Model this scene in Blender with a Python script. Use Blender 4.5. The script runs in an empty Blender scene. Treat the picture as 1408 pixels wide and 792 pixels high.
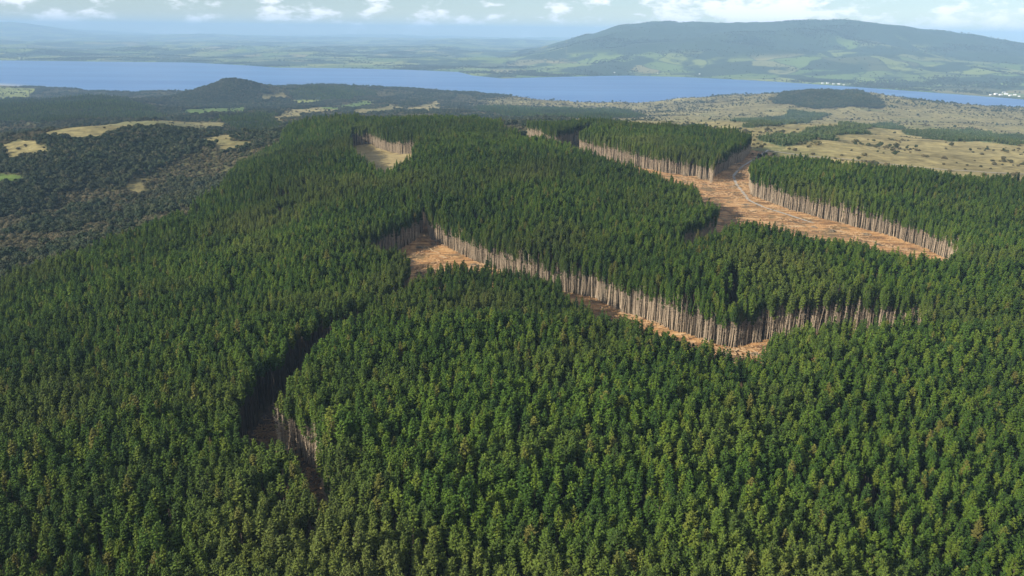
import bpy, math, random
import numpy as np
from mathutils import Matrix, Vector

R = math.radians
scene = bpy.context.scene
# ------------------------------------------------------------------ camera
PW, PH = 1408.0, 792.0            # photograph's pixel grid
HFOV = R(63.0); PITCH = R(17.1); ROLL = R(0.62); CAMZ = 400.0
FPX = PW / 2 / math.tan(HFOV / 2)
fwd = np.array([0.0, math.cos(PITCH), -math.sin(PITCH)])
r0 = np.array([1.0, 0.0, 0.0]); u0 = np.array([0.0, math.sin(PITCH), math.cos(PITCH)])
rgt = math.cos(ROLL) * r0 + math.sin(ROLL) * u0
upv = -math.sin(ROLL) * r0 + math.cos(ROLL) * u0
CAM = np.array([0.0, 0.0, CAMZ])
cd = bpy.data.cameras.new('camera'); cam = bpy.data.objects.new('camera', cd)
scene.collection.objects.link(cam); scene.camera = cam
cd.sensor_width = 36; cd.angle = HFOV; cd.clip_start = 1.0; cd.clip_end = 200000
m = Matrix.Identity(4)
for i in range(3):
    m[i][0] = rgt[i]; m[i][1] = upv[i]; m[i][2] = -fwd[i]; m[i][3] = CAM[i]
cam.matrix_world = m

# ------------------------------------------------------------------ sky, sun, exposure
SUN_AZ, SUN_EL = 241.0, 26.0      # compass degrees (0 = +Y, 90 = +X), elevation
world = bpy.data.worlds.new('World'); scene.world = world; world.use_nodes = True
nt = world.node_tree; nt.nodes.clear()
def N(nt, t, **kw):
    n = nt.nodes.new(t)
    for k, v in kw.items(): setattr(n, k, v)
    return n
def L(nt, a, b): nt.links.new(a, b)
sky = N(nt, 'ShaderNodeTexSky', sky_type='NISHITA', sun_disc=False)
sky.sun_elevation = R(SUN_EL); sky.sun_rotation = R(SUN_AZ)
sky.altitude = 400; sky.air_density = 0.75; sky.dust_density = 0.0; sky.ozone_density = 2.0
bg = N(nt, 'ShaderNodeBackground'); bg.inputs[1].default_value = 0.062
L(nt, sky.outputs[0], bg.inputs[0])
tc = N(nt, 'ShaderNodeTexCoord')
mp = N(nt, 'ShaderNodeMapping'); mp.inputs['Scale'].default_value = (24, 24, 62); mp.inputs['Location'].default_value = (3.1, 0.4, 0.2)
L(nt, tc.outputs['Generated'], mp.inputs[0])
n1 = N(nt, 'ShaderNodeTexNoise'); n1.inputs['Scale'].default_value = 1.0; n1.inputs['Detail'].default_value = 7; n1.inputs['Roughness'].default_value = 0.58
L(nt, mp.outputs[0], n1.inputs['Vector'])
mp2 = N(nt, 'ShaderNodeMapping'); mp2.inputs['Scale'].default_value = (2.2, 2.2, 20); mp2.inputs['Location'].default_value = (1.3, 2.0, 5.0)
L(nt, tc.outputs['Generated'], mp2.inputs[0])
n2 = N(nt, 'ShaderNodeTexNoise'); n2.inputs['Scale'].default_value = 1.0; n2.inputs['Detail'].default_value = 4
L(nt, mp2.outputs[0], n2.inputs['Vector'])
ad = N(nt, 'ShaderNodeMath', operation='MULTIPLY_ADD'); ad.inputs[1].default_value = 0.55
L(nt, n2.outputs[0], ad.inputs[0]); L(nt, n1.outputs[0], ad.inputs[2])
cr = N(nt, 'ShaderNodeMapRange'); cr.interpolation_type = 'SMOOTHSTEP'
cr.inputs[1].default_value = 0.75; cr.inputs[2].default_value = 0.90; cr.inputs[3].default_value = 0.02; cr.inputs[4].default_value = 0.95
L(nt, ad.outputs[0], cr.inputs[0])
cbg = N(nt, 'ShaderNodeBackground'); cbg.inputs[0].default_value = (0.92, 0.94, 1.0, 1); cbg.inputs[1].default_value = 0.84
mx = N(nt, 'ShaderNodeMixShader'); L(nt, cr.outputs[0], mx.inputs[0]); L(nt, bg.outputs[0], mx.inputs[1]); L(nt, cbg.outputs[0], mx.inputs[2])
wo = N(nt, 'ShaderNodeOutputWorld'); L(nt, mx.outputs[0], wo.inputs[0])

sd = bpy.data.lights.new('sun', 'SUN'); sun = bpy.data.objects.new('sun', sd); scene.collection.objects.link(sun)
sd.energy = 5.0; sd.angle = R(0.5); sd.color = (1.0, 0.91, 0.76)
az = R(SUN_AZ); el = R(SUN_EL)
to_sun = Vector((math.sin(az) * math.cos(el), math.cos(az) * math.cos(el), math.sin(el)))
sun.rotation_euler = to_sun.to_track_quat('Z', 'Y').to_euler(); sun.location = (0, 0, 900)

scene.view_settings.view_transform = 'Standard'; scene.view_settings.look = 'None'
scene.view_settings.exposure = 0.74; scene.view_settings.gamma = 1.0
scene.view_settings.use_curve_mapping = False
scene.cycles.use_denoising = True
scene.cycles.max_bounces = 5; scene.cycles.diffuse_bounces = 2; scene.cycles.glossy_bounces = 2
scene.cycles.transmission_bounces = 2; scene.cycles.volume_bounces = 0; scene.cycles.transparent_max_bounces = 4

# ------------------------------------------------------------------ numeric helpers
rng = np.random.default_rng(7)
_tab = np.random.default_rng(3).random((256, 256))
def vnoise(x, y):
    xi = np.floor(x).astype(int); yi = np.floor(y).astype(int)
    fx = x - xi; fy = y - yi
    fx = fx * fx * fx * (fx * (fx * 6 - 15) + 10); fy = fy * fy * fy * (fy * (fy * 6 - 15) + 10)
    a = _tab[xi & 255, yi & 255]; b = _tab[(xi + 1) & 255, yi & 255]
    c = _tab[xi & 255, (yi + 1) & 255]; d = _tab[(xi + 1) & 255, (yi + 1) & 255]
    return (a * (1 - fx) + b * fx) * (1 - fy) + (c * (1 - fx) + d * fx) * fy
def fbm(x, y, s, o=4, g=0.5, off=0.0):
    x = np.asarray(x, float) / s + off; y = np.asarray(y, float) / s + off * 1.7
    t = 0; a = 1; n = 0
    for k in range(o):
        t = t + a * vnoise(x, y); n += a; a *= g
        x, y = x * 1.94 + 13.7 + y * 0.31, y * 1.94 - 5.3 - x * 0.16
    return t / n - 0.5
def sst(a, b, x):
    t = np.clip((np.asarray(x, float) - a) / (b - a), 0, 1); return t * t * (3 - 2 * t)
def ray(px, py):
    d = fwd * FPX + rgt * (px - PW / 2) + upv * (PH / 2 - py); return d / np.linalg.norm(d)
def at_z(px, py, z):
    d = ray(px, py); t = (z - CAMZ) / d[2]; return CAM + d * t
def at_r(px, py, r):
    d = ray(px, py); return CAM + d * (r / math.hypot(d[0], d[1]))
def project(P):
    P = np.asarray(P, float) - CAM; zc = P @ fwd
    return PW / 2 + FPX * (P @ rgt) / zc, PH / 2 - FPX * (P @ upv) / zc, zc
def in_poly(x, y, poly):
    x = np.asarray(x, float); y = np.asarray(y, float); ins = np.zeros(x.shape, bool)
    lo = poly.min(0); hi = poly.max(0)
    box = (x >= lo[0]) & (x <= hi[0]) & (y >= lo[1]) & (y <= hi[1])
    if not box.any(): return ins
    xs = x[box]; ys = y[box]; r = np.zeros(xs.shape, bool)
    j = len(poly) - 1
    for i in range(len(poly)):
        xi, yi = poly[i]; xj, yj = poly[j]
        if yi != yj: r ^= ((yi > ys) != (yj > ys)) & (xs < (xj - xi) * (ys - yi) / (yj - yi) + xi)
        j = i
    ins[box] = r; return ins
def seg_dist(x, y, poly, closed=True):
    x = np.asarray(x, float); y = np.asarray(y, float); best = np.full(x.shape, 1e18)
    n = len(poly)
    for i in range(n if closed else n - 1):
        a = poly[i]; b = poly[(i + 1) % n]; d = b - a; q = d @ d + 1e-9
        t = np.clip(((x - a[0]) * d[0] + (y - a[1]) * d[1]) / q, 0, 1)
        best = np.minimum(best, (x - a[0] - t * d[0]) ** 2 + (y - a[1] - t * d[1]) ** 2)
    return np.sqrt(best)

# ------------------------------------------------------------------ the lie of the land
near_shore_px = [(-500, 112), (-200, 113), (0, 117), (60, 121), (120, 127), (200, 134), (300, 136), (480, 133), (560, 134), (650, 138),
                 (740, 146), (800, 149), (900, 149), (960, 143), (1010, 139), (1200, 147), (1290, 152), (1408, 158), (1700, 172), (2100, 190)]
far_shore_px = [(2100, 170), (1700, 148), (1408, 137), (1330, 131), (1250, 125), (1150, 118), (1060, 112), (940, 106), (860, 104), (760, 106), (690, 108),
                (650, 104), (630, 99), (560, 96), (480, 94), (380, 93), (340, 90), (260, 86), (150, 85), (0, 83), (-200, 80), (-500, 76)]
FS = 1.65                          # far country: camera stands 660 m over the lake
LK = CAMZ - CAMZ * FS             # lake level
near_shore = np.array([at_z(a, b, LK)[:2] for a, b in near_shore_px])
far_shore = np.array([at_z(a, b, LK)[:2] for a, b in far_shore_px])
lake_poly = np.vstack([near_shore, far_shore])

# control points: photo x, y, ground height, height of what covers it there
CP = [(700, 780, 171, 30), (100, 790, 160, 30), (1300, 790, 165, 30), (0, 620, 152, 30), (400, 600, 172, 30), (700, 600, 176, 30), (1000, 600, 174, 30),
      (1400, 600, 166, 30), (0, 470, 142, 30), (200, 420, 152, 30), (450, 430, 166, 30), (700, 450, 173, 30), (950, 520, 168, 30), (1200, 500, 166, 30),
      (1400, 450, 160, 30), (600, 348, 167, 0), (700, 368, 165, 0), (860, 432, 162, 0), (1010, 480, 160, 0), (900, 330, 180, 30), (1000, 400, 172, 30), (1200, 395, 172, 30),
      (700, 250, 186, 30), (620, 180, 196, 30), (620, 164, 194, 30), (450, 200, 180, 30), (400, 260, 168, 30), (300, 300, 152, 30), (150, 352, 136, 30), (450, 163, 178, 30),
      (1000, 262, 180, 0), (1150, 308, 174, 0), (1250, 343, 168, 0), (1200, 260, 180, 30), (1400, 280, 172, 30), (1400, 360, 164, 30), (870, 190, 191, 30),
      (1000, 190, 186, 30), (740, 178, 193, 10), (800, 168, 190, 30),
      (1075, 200, 176, 0), (1300, 222, 172, 0), (1400, 232, 166, 0), (1200, 185, 160, 0), (1330, 190, 150, 0), (1100, 170, 125, 0), (1000, 152, 70, 0),
      (1050, 140, 85, 0), (1130, 127, 128, 0), (1180, 130, 105, 0), (1210, 143, 20, 0), (1300, 163, 55, 0), (1400, 170, 35, 0), (900, 158, 60, 0),
      (0, 300, 98, 0), (100, 292, 90, 0), (200, 270, 92, 0), (300, 250, 106, 0), (0, 345, 112, 5), (150, 310, 108, 0), (0, 240, 116, 0), (100, 222, 124, 0),
      (110, 178, 150, 0), (200, 172, 152, 0), (300, 170, 150, 0), (370, 190, 146, 0), (0, 190, 120, 0), (60, 160, 118, 0), (140, 138, 120, 8), (200, 155, 90, 0),
      (100, 130, 20, 0), (0, 128, 14, 0), (310, 122, 100, 0), (240, 137, 52, 0), (310, 150, 72, 0), (430, 124, 98, 0),
      (490, 123, 92, 0), (400, 145, 90, 0), (590, 143, 75, 0), (520, 136, 66, 0), (660, 143, 62, 0), (760, 152, 48, 0), (850, 152, 42, 0), (450, 155, 120, 0)]
def far_z(py, z, h):
    if h >= 10: return z
    return CAMZ - (CAMZ - z) * (1 + (FS - 1) * min(1, max(0, (200 - py) / 50)))
CP = [(a, b, far_z(b, z, h), h) for a, b, z, h in CP]
cpt = np.array([[*at_z(a, b, z + h)[:2], z] for a, b, z, h in CP])
# warp radius so that near and far controls have comparable spacing
def warp(x, y):
    r = np.hypot(x, y); a = np.arctan2(x, y); return np.log(r + 150.0), a * 1.15
cu, cv = warp(cpt[:, 0], cpt[:, 1])
def _phi(d2): return np.sqrt(d2 + 0.0009)
_A = _phi((cu[:, None] - cu) ** 2 + (cv[:, None] - cv) ** 2) - np.eye(len(cu)) * 0.004
_P = np.column_stack([np.ones_like(cu), cu, cv])
_M = np.block([[_A, _P], [_P.T, np.zeros((3, 3))]])
_w = np.linalg.solve(_M, np.concatenate([cpt[:, 2], np.zeros(3)]))
def rbf(x, y):
    u, v = warp(np.asarray(x, float), np.asarray(y, float)); out = _w[-3] + _w[-2] * u + _w[-1] * v
    for i in range(len(cu)): out = out + _w[i] * _phi((u - cu[i]) ** 2 + (v - cv[i]) ** 2)
    return out
# the long mountain beyond the water: skyline traced, crest 13 km away
mt_px = [(700, 62), (780, 57), (815, 52), (850, 41), (890, 36), (950, 35), (1000, 37), (1060, 34), (1120, 33), (1180, 33), (1225, 38), (1260, 44), (1300, 49), (1350, 55),
         (1408, 66), (1500, 74), (1700, 95)]
MT_R = 12500.0 * FS
mt = np.array([at_r(a, b, MT_R) for a, b in mt_px]); mt_az = np.arctan2(mt[:, 0], mt[:, 1]); mt_z = np.maximum((mt[:, 2] - LK) / FS, 40)
HILLS = [(310, 112, 6600, 130, 330), (345, 116, 6800, 45, 330), (140, 138, 5200, 60, 420), (436, 124, 6900, 35, 300), (1128, 128, 6900, 45, 420), (195, 205, 2350, 22, 260), (110, 215, 2250, 26, 230)]
def height(x, y):
    x = np.asarray(x, float); y = np.asarray(y, float); sh = x.shape; x = x.ravel(); y = y.ravel()
    z = np.zeros_like(x); r = np.hypot(x, y); a = np.arctan2(x, y)
    ns = np.array(near_shore); nsa = np.arctan2(ns[:, 0], ns[:, 1]); nsr = np.hypot(ns[:, 0], ns[:, 1])
    fs = np.array(far_shore)[::-1]; fsa = np.arctan2(fs[:, 0], fs[:, 1]); fsr = np.hypot(fs[:, 0], fs[:, 1])
    dn = np.interp(a, nsa, nsr) - r; df = r - np.interp(a, fsa, fsr)
    near = dn > -200
    if near.any():
        xx = x[near]; yy = y[near]; d = dn[near]
        zz = np.clip(rbf(xx, yy), LK + 2, 220)
        ruff = sst(1100, 2600, r[near])
        zz = zz + fbm(xx, yy, 420, 4) * (14 + 34 * ruff) + fbm(xx, yy, 130, 3, off=4) * (4 + 9 * ruff)
        for (hx, hy, rad, hh, sx) in HILLS:
            c = at_r(hx, hy, rad); zz = zz + hh * np.exp(-np.hypot((xx - c[0]) / sx, (yy - c[1]) / (sx * 1.3)) ** 1.5)
        zz = LK + (np.maximum(zz, LK + 3) - LK) * sst(-30, 380, d) + 2.5 * np.clip(d / 60, -3, 1)
        z[near] = zz
    far = ~near
    xx = x[far] / FS; yy = y[far] / FS; d = df[far] / FS; rr = r[far] / FS; aa = a[far]
    rid = 1 - np.abs(fbm(xx, yy, 2600, 5, off=9)) * 4
    hz = sst(0, 2500, d) * (10 + 70 * np.clip(rid, 0, 1) ** 2 * sst(200, 2200, d)) + 14 * np.clip(fbm(xx, yy, 500, 3) + .25, 0, 1) * sst(0, 500, d)
    hz = hz + np.clip(fbm(xx, yy, 7000, 4, off=2) + .1, 0, 1) * 330 * sst(12000, 30000, rr)
    ex = np.exp(-((aa - np.arctan2(at_r(18, 40, 1e4)[0], at_r(18, 40, 1e4)[1])) / .05) ** 2) * sst(30000, 38000, rr) * (1 - sst(42000, 50000, rr)) * 420
    hz = hz + ex
    crest = np.interp(aa, mt_az, mt_z, left=0, right=mt_z[-1])
    crest = crest * sst(mt_az[0] - .03, mt_az[2], aa)
    mr_ = MT_R / FS; w = np.where(rr < mr_, 2900.0, 3600.0)
    prof = np.exp(-(np.abs(rr - mr_) / w) ** 2 * 1.1)
    gul = 1 - 0.30 * np.clip(np.abs(fbm(xx, yy, 1500, 5, off=5)) * 4, 0, 1) * (prof < .999) * (1 - prof ** 6)
    hz = np.maximum(hz, 0) + np.maximum(crest * prof * gul - 25, 0) * sst(0, 1200, d)
    # the foreland hill on the right-hand far shore
    for (px, py, rad, hh, sx, sy) in ((1215, 80, 10300, 265, 900, 800), (1330, 92, 9600, 200, 700, 600), (1100, 96, 10200, 70, 500, 500)):
        c = at_r(px, py, rad); hz = np.maximum(hz, hh * np.exp(-((xx - c[0]) / sx) ** 2 - ((yy - c[1]) / sy) ** 2) * gul * sst(0, 700, d))
    hz = hz + 1.5 * np.clip(d / 80, -3, 1)
    z[far] = LK + hz * FS
    return z.reshape(sh)
def hit(px, py, h=0.0):
    """ground plan position where the pixel's ray comes down to h metres over the ground"""
    d = ray(px, py); t = np.geomspace(150, 50000, 2800); P = CAM + d * t[:, None]
    g = P[:, 2] - height(P[:, 0], P[:, 1]) - h
    k = np.argmax(g < 0) if (g < 0).any() else len(t) - 1
    if k == 0: return P[0, :2]
    f = g[k - 1] / (g[k - 1] - g[k]); return (P[k - 1] + (P[k] - P[k - 1]) * f)[:2]
def outline(pts): return np.array([hit(*p) for p in pts])

# ------------------------------------------------------------------ cover: forest outline, clearings, land patches (photo outlines laid on the ground)
TOP, BASE = 33.0, 20.5
forest_poly = outline([(-260, 900, TOP), (-260, 470, TOP), (0, 388, TOP), (50, 363, TOP), (125, 340, TOP), (185, 315, TOP), (240, 292, TOP), (303, 258, TOP), (332, 222, TOP), (383, 198, TOP), (392, 172, TOP),
                       (440, 163, TOP), (490, 159, TOP), (590, 160, TOP), (640, 163, TOP), (690, 166, TOP), (760, 168, TOP), (830, 165, TOP), (900, 168, TOP), (960, 174, TOP), (1018, 182, TOP),
                       (1034, 186, TOP), (1036, 212, TOP), (1060, 212, TOP), (1120, 216, TOP), (1200, 227, TOP), (1290, 238, TOP), (1408, 246, TOP), (1650, 262, TOP), (1680, 900, TOP)])
clear_px = dict(
 a=[(586, 281, BASE), (592, 305, BASE), (603, 310, BASE), (637, 326, BASE), (675, 341, BASE), (724, 359, BASE), (762, 370, BASE), (820, 381, BASE), (871, 403, BASE), (931, 423, BASE), (979, 439, BASE), (1010, 447, BASE),
    (1034, 440, BASE), (1082, 433, BASE), (1138, 426, BASE), (1197, 422, BASE), (1273, 428, BASE), (1276, 448, TOP), (1177, 447, TOP), (1118, 452, TOP), (1078, 458, TOP), (1058, 466, TOP), (1054, 497, TOP), (1010, 497, TOP),
    (955, 480, TOP), (919, 468, TOP), (879, 456, TOP), (839, 436, TOP), (800, 416, TOP), (772, 393, TOP), (764, 379, TOP), (705, 369, TOP), (667, 364, TOP), (629, 362, TOP), (599, 367, TOP), (565, 383, TOP),
    (508, 421, TOP), (510, 406, TOP), (555, 368, TOP), (560, 356, TOP), (538, 345, TOP), (497, 331, TOP), (489, 323, TOP), (538, 307, TOP), (572, 291, TOP)],
 b=[(512, 408, TOP), (508, 421, TOP), (462, 445, TOP), (436, 468, TOP), (412, 500, TOP), (400, 530, TOP), (381, 560, TOP), (388, 580, BASE), (412, 584, BASE), (436, 602, BASE), (444, 622, BASE), (453, 650, TOP), (457, 690, TOP), (438, 692, TOP), (428, 660, TOP), (404, 628, TOP),
    (384, 603, TOP), (330, 606, TOP), (324, 552, TOP), (344, 528, TOP), (358, 503, TOP), (384, 484, TOP), (402, 462, TOP), (448, 433, TOP)],
 c=[(686, 169, BASE), (713, 172, BASE), (743, 179, BASE), (755, 186, BASE), (777, 188, BASE), (819, 198, BASE), (857, 208, BASE), (920, 221, BASE), (941, 223, BASE), (942, 213, TOP), (961, 214, TOP), (962, 228, BASE), (979, 230, BASE), (980, 222, TOP), (984, 214, TOP), (1003, 203, TOP), (1022, 196, TOP), (1036, 183, TOP),
    (1062, 208, 3), (1046, 216, TOP), (1034, 226, TOP), (1036, 250, BASE), (1089, 268, BASE), (1146, 282, BASE), (1203, 296, BASE), (1241, 306, BASE), (1279, 319, BASE), (1309, 334, BASE), (1330, 354, BASE), (1301, 360, TOP), (1256, 351, TOP), (1203, 340, TOP), (1165, 331, TOP),
    (1116, 326, TOP), (1070, 315, TOP), (1051, 310, TOP), (1017, 307, TOP), (991, 315, TOP), (945, 330, TOP), (928, 326, TOP), (938, 307, TOP), (987, 291, TOP), (961, 272, TOP), (957, 258, TOP), (919, 243, TOP), (870, 226, TOP), (825, 214, TOP), (786, 204, TOP), (752, 193, TOP), (722, 186, TOP), (690, 174, TOP)],
 d=[(480, 194, 12), (510, 190, 12), (550, 203, 12), (580, 203, 12), (566, 216, TOP), (530, 232, TOP), (505, 224, TOP), (484, 207, TOP)],
 e=[(752, 187, TOP), (760, 178, TOP), (815, 170, TOP), (821, 174, TOP), (782, 191, TOP)],
 f=[(997, 372, TOP), (1020, 358, TOP), (1013, 392, TOP), (1013, 446, BASE), (1003, 446, BASE), (1001, 400, TOP)],
 g=[(246, 284, TOP), (275, 278, TOP), (278, 284, TOP), (250, 294, TOP)],
 h=[(380, 254, TOP), (398, 251, TOP), (400, 258, TOP), (384, 263, TOP)],
 i=[(378, 276, TOP), (408, 268, TOP), (410, 276, TOP), (380, 284, TOP)])
clear = {k: outline(v) for k, v in clear_px.items()}

# land patches outside the forest: outline, base colour, shrub density /ha, softness
TAN = (0.27, 0.225, 0.10); DRY = (0.21, 0.18, 0.078); OLIVE = (0.085, 0.085, 0.038); PASTURE = (0.10, 0.15, 0.035); LIME = (0.19, 0.21, 0.06); DARK = (0.03, 0.05, 0.025)
YOUNG = (0.085, 0.125, 0.06); MUD = (0.28, 0.25, 0.20); BROWN = (0.11, 0.085, 0.05)
patches = [
 ([(1040, 212, 0), (1120, 196, 0), (1230, 178, 0), (1420, 172, 0), (1650, 185, 0), (1650, 262, 0), (1408, 246, 0), (1200, 228, 0)], TAN, 'dry'),
 ([(890, 164, 0), (980, 150, 0), (1060, 140, 0), (1240, 152, 0), (1420, 168, 0), (1420, 178, 0), (1230, 180, 0), (1120, 198, 0), (1045, 208, 0), (1020, 182, 0)], DRY, 'dry'),
 ([(1010, 165, 0), (1090, 152, 0), (1140, 158, 0), (1110, 168, 0), (1040, 178, 0)], YOUNG, 'young'),
 ([(1045, 192, 0), (1130, 178, 0), (1220, 168, 0), (1240, 176, 0), (1150, 192, 0), (1080, 203, 0)], YOUNG, 'young'),
 ([(1250, 182, 0), (1330, 178, 0), (1408, 190, 0), (1408, 200, 0), (1300, 194, 0)], YOUNG, 'young'),
 ([(1060, 140, 0), (1130, 124, 0), (1190, 130, 0), (1220, 147, 0), (1120, 150, 0)], BROWN, 'bush'),
 ([(640, 148, 0), (740, 150, 0), (860, 154, 0), (890, 160, 0), (800, 163, 0), (690, 160, 0)], DARK, 'pine'),
 ([(70, 184, 0), (120, 172, 0), (200, 166, 0), (300, 165, 0), (308, 178, 0), (220, 184, 0), (110, 193, 0)], DRY, 'dry'),
 ([(290, 182, 0), (330, 185, 0), (335, 206, 0), (300, 208, 0)], DRY, 'dry'),
 ([(380, 198, 0), (405, 193, 0), (400, 202, 0), (385, 205, 0)], TAN, 'dry'),
 ([(-60, 236, 0), (25, 236, 0), (30, 250, 0), (-60, 258, 0)], PASTURE, 'grass'),
 ([(0, 200, 0), (45, 190, 0), (55, 210, 0), (0, 225, 0)], DRY, 'dry'),
 ([(-300, 122, 0), (0, 120, 0), (52, 122, 0), (40, 135, 0), (-20, 138, 0), (-300, 140, 0)], LIME, 'grass'),
 ([(-300, 165, 0), (-300, 144, 0), (50, 140, 0), (140, 132, 0), (210, 150, 0), (230, 165, 0), (100, 168, 0)], DARK, 'pine'),
 ([(50, 205, 0), (120, 192, 0), (290, 182, 0), (290, 200, 0), (180, 245, 0), (120, 252, 0), (50, 240, 0)], DARK, 'bush'),
 ([(-100, 280, 0), (0, 262, 0), (90, 250, 0), (130, 258, 0), (60, 285, 0), (-100, 320, 0)], DARK, 'bush'),
 ([(-60, 395, 0), (-60, 340, 0), (0, 346, 0), (35, 345, 0), (30, 370, 0), (0, 388, 0)], DARK, 'bush'),
 ([(215, 162, 0), (260, 120, 0), (310, 106, 0), (360, 122, 0), (340, 150, 0), (300, 160, 0)], (0.06, 0.065, 0.035), 'bush'),
 ([(400, 128, 0), (440, 120, 0), (520, 128, 0), (480, 138, 0), (410, 142, 0)], DARK, 'pine'),
 ([(405, 138, 0), (440, 136, 0), (436, 143, 0), (408, 143, 0)], LIME, 'grass'),
 ([(366, 162, 0), (420, 150, 0), (470, 146, 0), (470, 152, 0), (420, 158, 0), (392, 168, 0)], TAN, 'dry'),
 ([(560, 150, 0), (600, 138, 0), (615, 148, 0), (590, 156, 0)], TAN, 'dry'),
 ([(480, 152, 0), (540, 143, 0), (556, 148, 0), (500, 158, 0)], DRY, 'dry'),
 ([(436, 148, 0), (492, 138, 0), (520, 140, 0), (470, 150, 0)], PASTURE, 'grass'),
 ([(250, 152, 0), (330, 146, 0), (350, 152, 0), (270, 160, 0)], PASTURE, 'grass'),
 ([(355, 132, 0), (392, 128, 0), (398, 134, 0), (362, 139, 0)], DRY, 'dry'),
 ([(600, 143, 0), (650, 143, 0), (660, 150, 0), (612, 152, 0)], OLIVE, 'open'),
 ([(20, 208, 0), (60, 200, 0), (70, 212, 0), (30, 222, 0)], DRY, 'dry'),
 ([(160, 262, 0), (215, 246, 0), (225, 252, 0), (170, 272, 0)], DRY, 'dry'),
 ([(300, 166, 0), (370, 156, 0), (385, 180, 0), (340, 182, 0), (310, 176, 0)], DARK, 'pine'),
]
PATCH = [(outline(p), c, k) for p, c, k in patches]

# ------------------------------------------------------------------ materials
def new_mat(name):
    mt_ = bpy.data.materials.new(name); mt_.use_nodes = True; t = mt_.node_tree
    return mt_, t, t.nodes['Principled BSDF']
def noise(t, vec, scale, detail=4, rough=.55):
    n = N(t, 'ShaderNodeTexNoise'); n.inputs['Scale'].default_value = scale; n.inputs['Detail'].default_value = detail; n.inputs['Roughness'].default_value = rough
    if vec is not None: L(t, vec, n.inputs['Vector'])
    return n.outputs[0]
def ramp(t, fac, stops):
    n = N(t, 'ShaderNodeValToRGB'); e = n.color_ramp.elements
    while len(e) < len(stops): e.new(.5)
    for i, (p, c) in enumerate(stops): e[i].position = p; e[i].color = (*c, 1)
    L(t, fac, n.inputs[0]); return n.outputs[0]
def mixc(t, fac, a, b, mode='MIX'):
    n = N(t, 'ShaderNodeMix', data_type='RGBA', blend_type=mode); n.clamp_factor = True
    for s, v in ((n.inputs[0], fac), (n.inputs[6], a), (n.inputs[7], b)):
        if hasattr(v, 'links') or isinstance(v, bpy.types.NodeSocket): L(t, v, s)
        elif isinstance(v, (int, float)): s.default_value = v
        else: s.default_value = (*v, 1)
    return n.outputs[2]
def math_n(t, op, a, b=None):
    n = N(t, 'ShaderNodeMath', operation=op)
    for s, v in zip(n.inputs, (a, b)):
        if isinstance(v, bpy.types.NodeSocket): L(t, v, s)
        elif v is not None: s.default_value = v
    return n.outputs[0]
def maprange(t, v, a, b, c=0.0, d=1.0):
    n = N(t, 'ShaderNodeMapRange'); L(t, v, n.inputs[0])
    for i, q in enumerate((a, b, c, d)): n.inputs[i + 1].default_value = q
    return n.outputs[0]
def foliage_mat(name, stops, patch_scale=.006, yellow=(0.115, 0.125, 0.03), transl=.10, yamt=.55):
    mm, t, p = new_mat(name)
    oi = N(t, 'ShaderNodeObjectInfo')
    c = ramp(t, oi.outputs['Random'], stops)
    pn = maprange(t, noise(t, oi.outputs['Location'], patch_scale, 3), .5, .72, 0, yamt)
    c = mixc(t, pn, c, yellow)
    big = maprange(t, noise(t, oi.outputs['Location'], .0035, 4, .6), .35, .65, .68, 1.28)
    cc_ = N(t, 'ShaderNodeCombineColor')
    for s_ in cc_.inputs: L(t, big, s_)
    c = mixc(t, 1.0, c, cc_.outputs[0], 'MULTIPLY')
    geo = N(t, 'ShaderNodeNewGeometry')
    c = mixc(t, 1.0, c, ramp(t, geo.outputs['Random Per Island'], [(0, (.72, .72, .72)), (1, (1.25, 1.25, 1.2))]), 'MULTIPLY')
    L(t, c, p.inputs['Base Color']); p.inputs['Roughness'].default_value = .75; p.inputs['Specular IOR Level'].default_value = .2
    tr = N(t, 'ShaderNodeBsdfTranslucent'); L(t, c, tr.inputs[0])
    ms = N(t, 'ShaderNodeMixShader'); ms.inputs[0].default_value = transl
    L(t, p.outputs[0], ms.inputs[1]); L(t, tr.outputs[0], ms.inputs[2]); L(t, ms.outputs[0], t.nodes['Material Output'].inputs[0])
    return mm
M_pine = foliage_mat('pine_needles', [(0, (.016, .040, .006)), (.3, (.035, .073, .008)), (.7, (.060, .104, .010)), (.95, (.080, .112, .011)), (1, (.10, .095, .02))])
M_young = foliage_mat('young_pine_needles', [(0, (.05, .085, .03)), (1, (.085, .125, .045))])
M_bush = foliage_mat('broadleaf', [(0, (.016, .030, .012)), (.4, (.026, .042, .015)), (.8, (.046, .056, .022)), (1, (.075, .07, .035))], .004, (.09, .08, .04))
M_scrub = foliage_mat('scrub_leaf', [(0, (.05, .055, .025)), (.5, (.085, .08, .04)), (1, (.13, .105, .055))], .004, (.15, .12, .06))
def bark_mat(name, a, b):
    mm, t, p = new_mat(name); oi = N(t, 'ShaderNodeObjectInfo'); geo = N(t, 'ShaderNodeNewGeometry')
    nn = noise(t, geo.outputs['Position'], 1.3, 4)
    c = mixc(t, nn, a, b); c = mixc(t, 1.0, c, ramp(t, oi.outputs['Random'], [(0, (.5, .49, .48)), (.5, (.95, .95, .94)), (1, (1.25, 1.22, 1.18))]), 'MULTIPLY')
    L(t, c, p.inputs['Base Color']); p.inputs['Roughness'].default_value = .9; return mm
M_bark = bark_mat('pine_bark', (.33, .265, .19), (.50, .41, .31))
M_barkdark = bark_mat('dark_pine_bark', (.06, .045, .034), (.13, .10, .075))  # dark copy; along corridor b it puts shade into the trunk colour
M_dead = bark_mat('dead_twigs', (.44, .36, .255), (.60, .50, .375))
M_bushbark = bark_mat('bush_bark', (.12, .10, .08), (.2, .17, .14))

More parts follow.
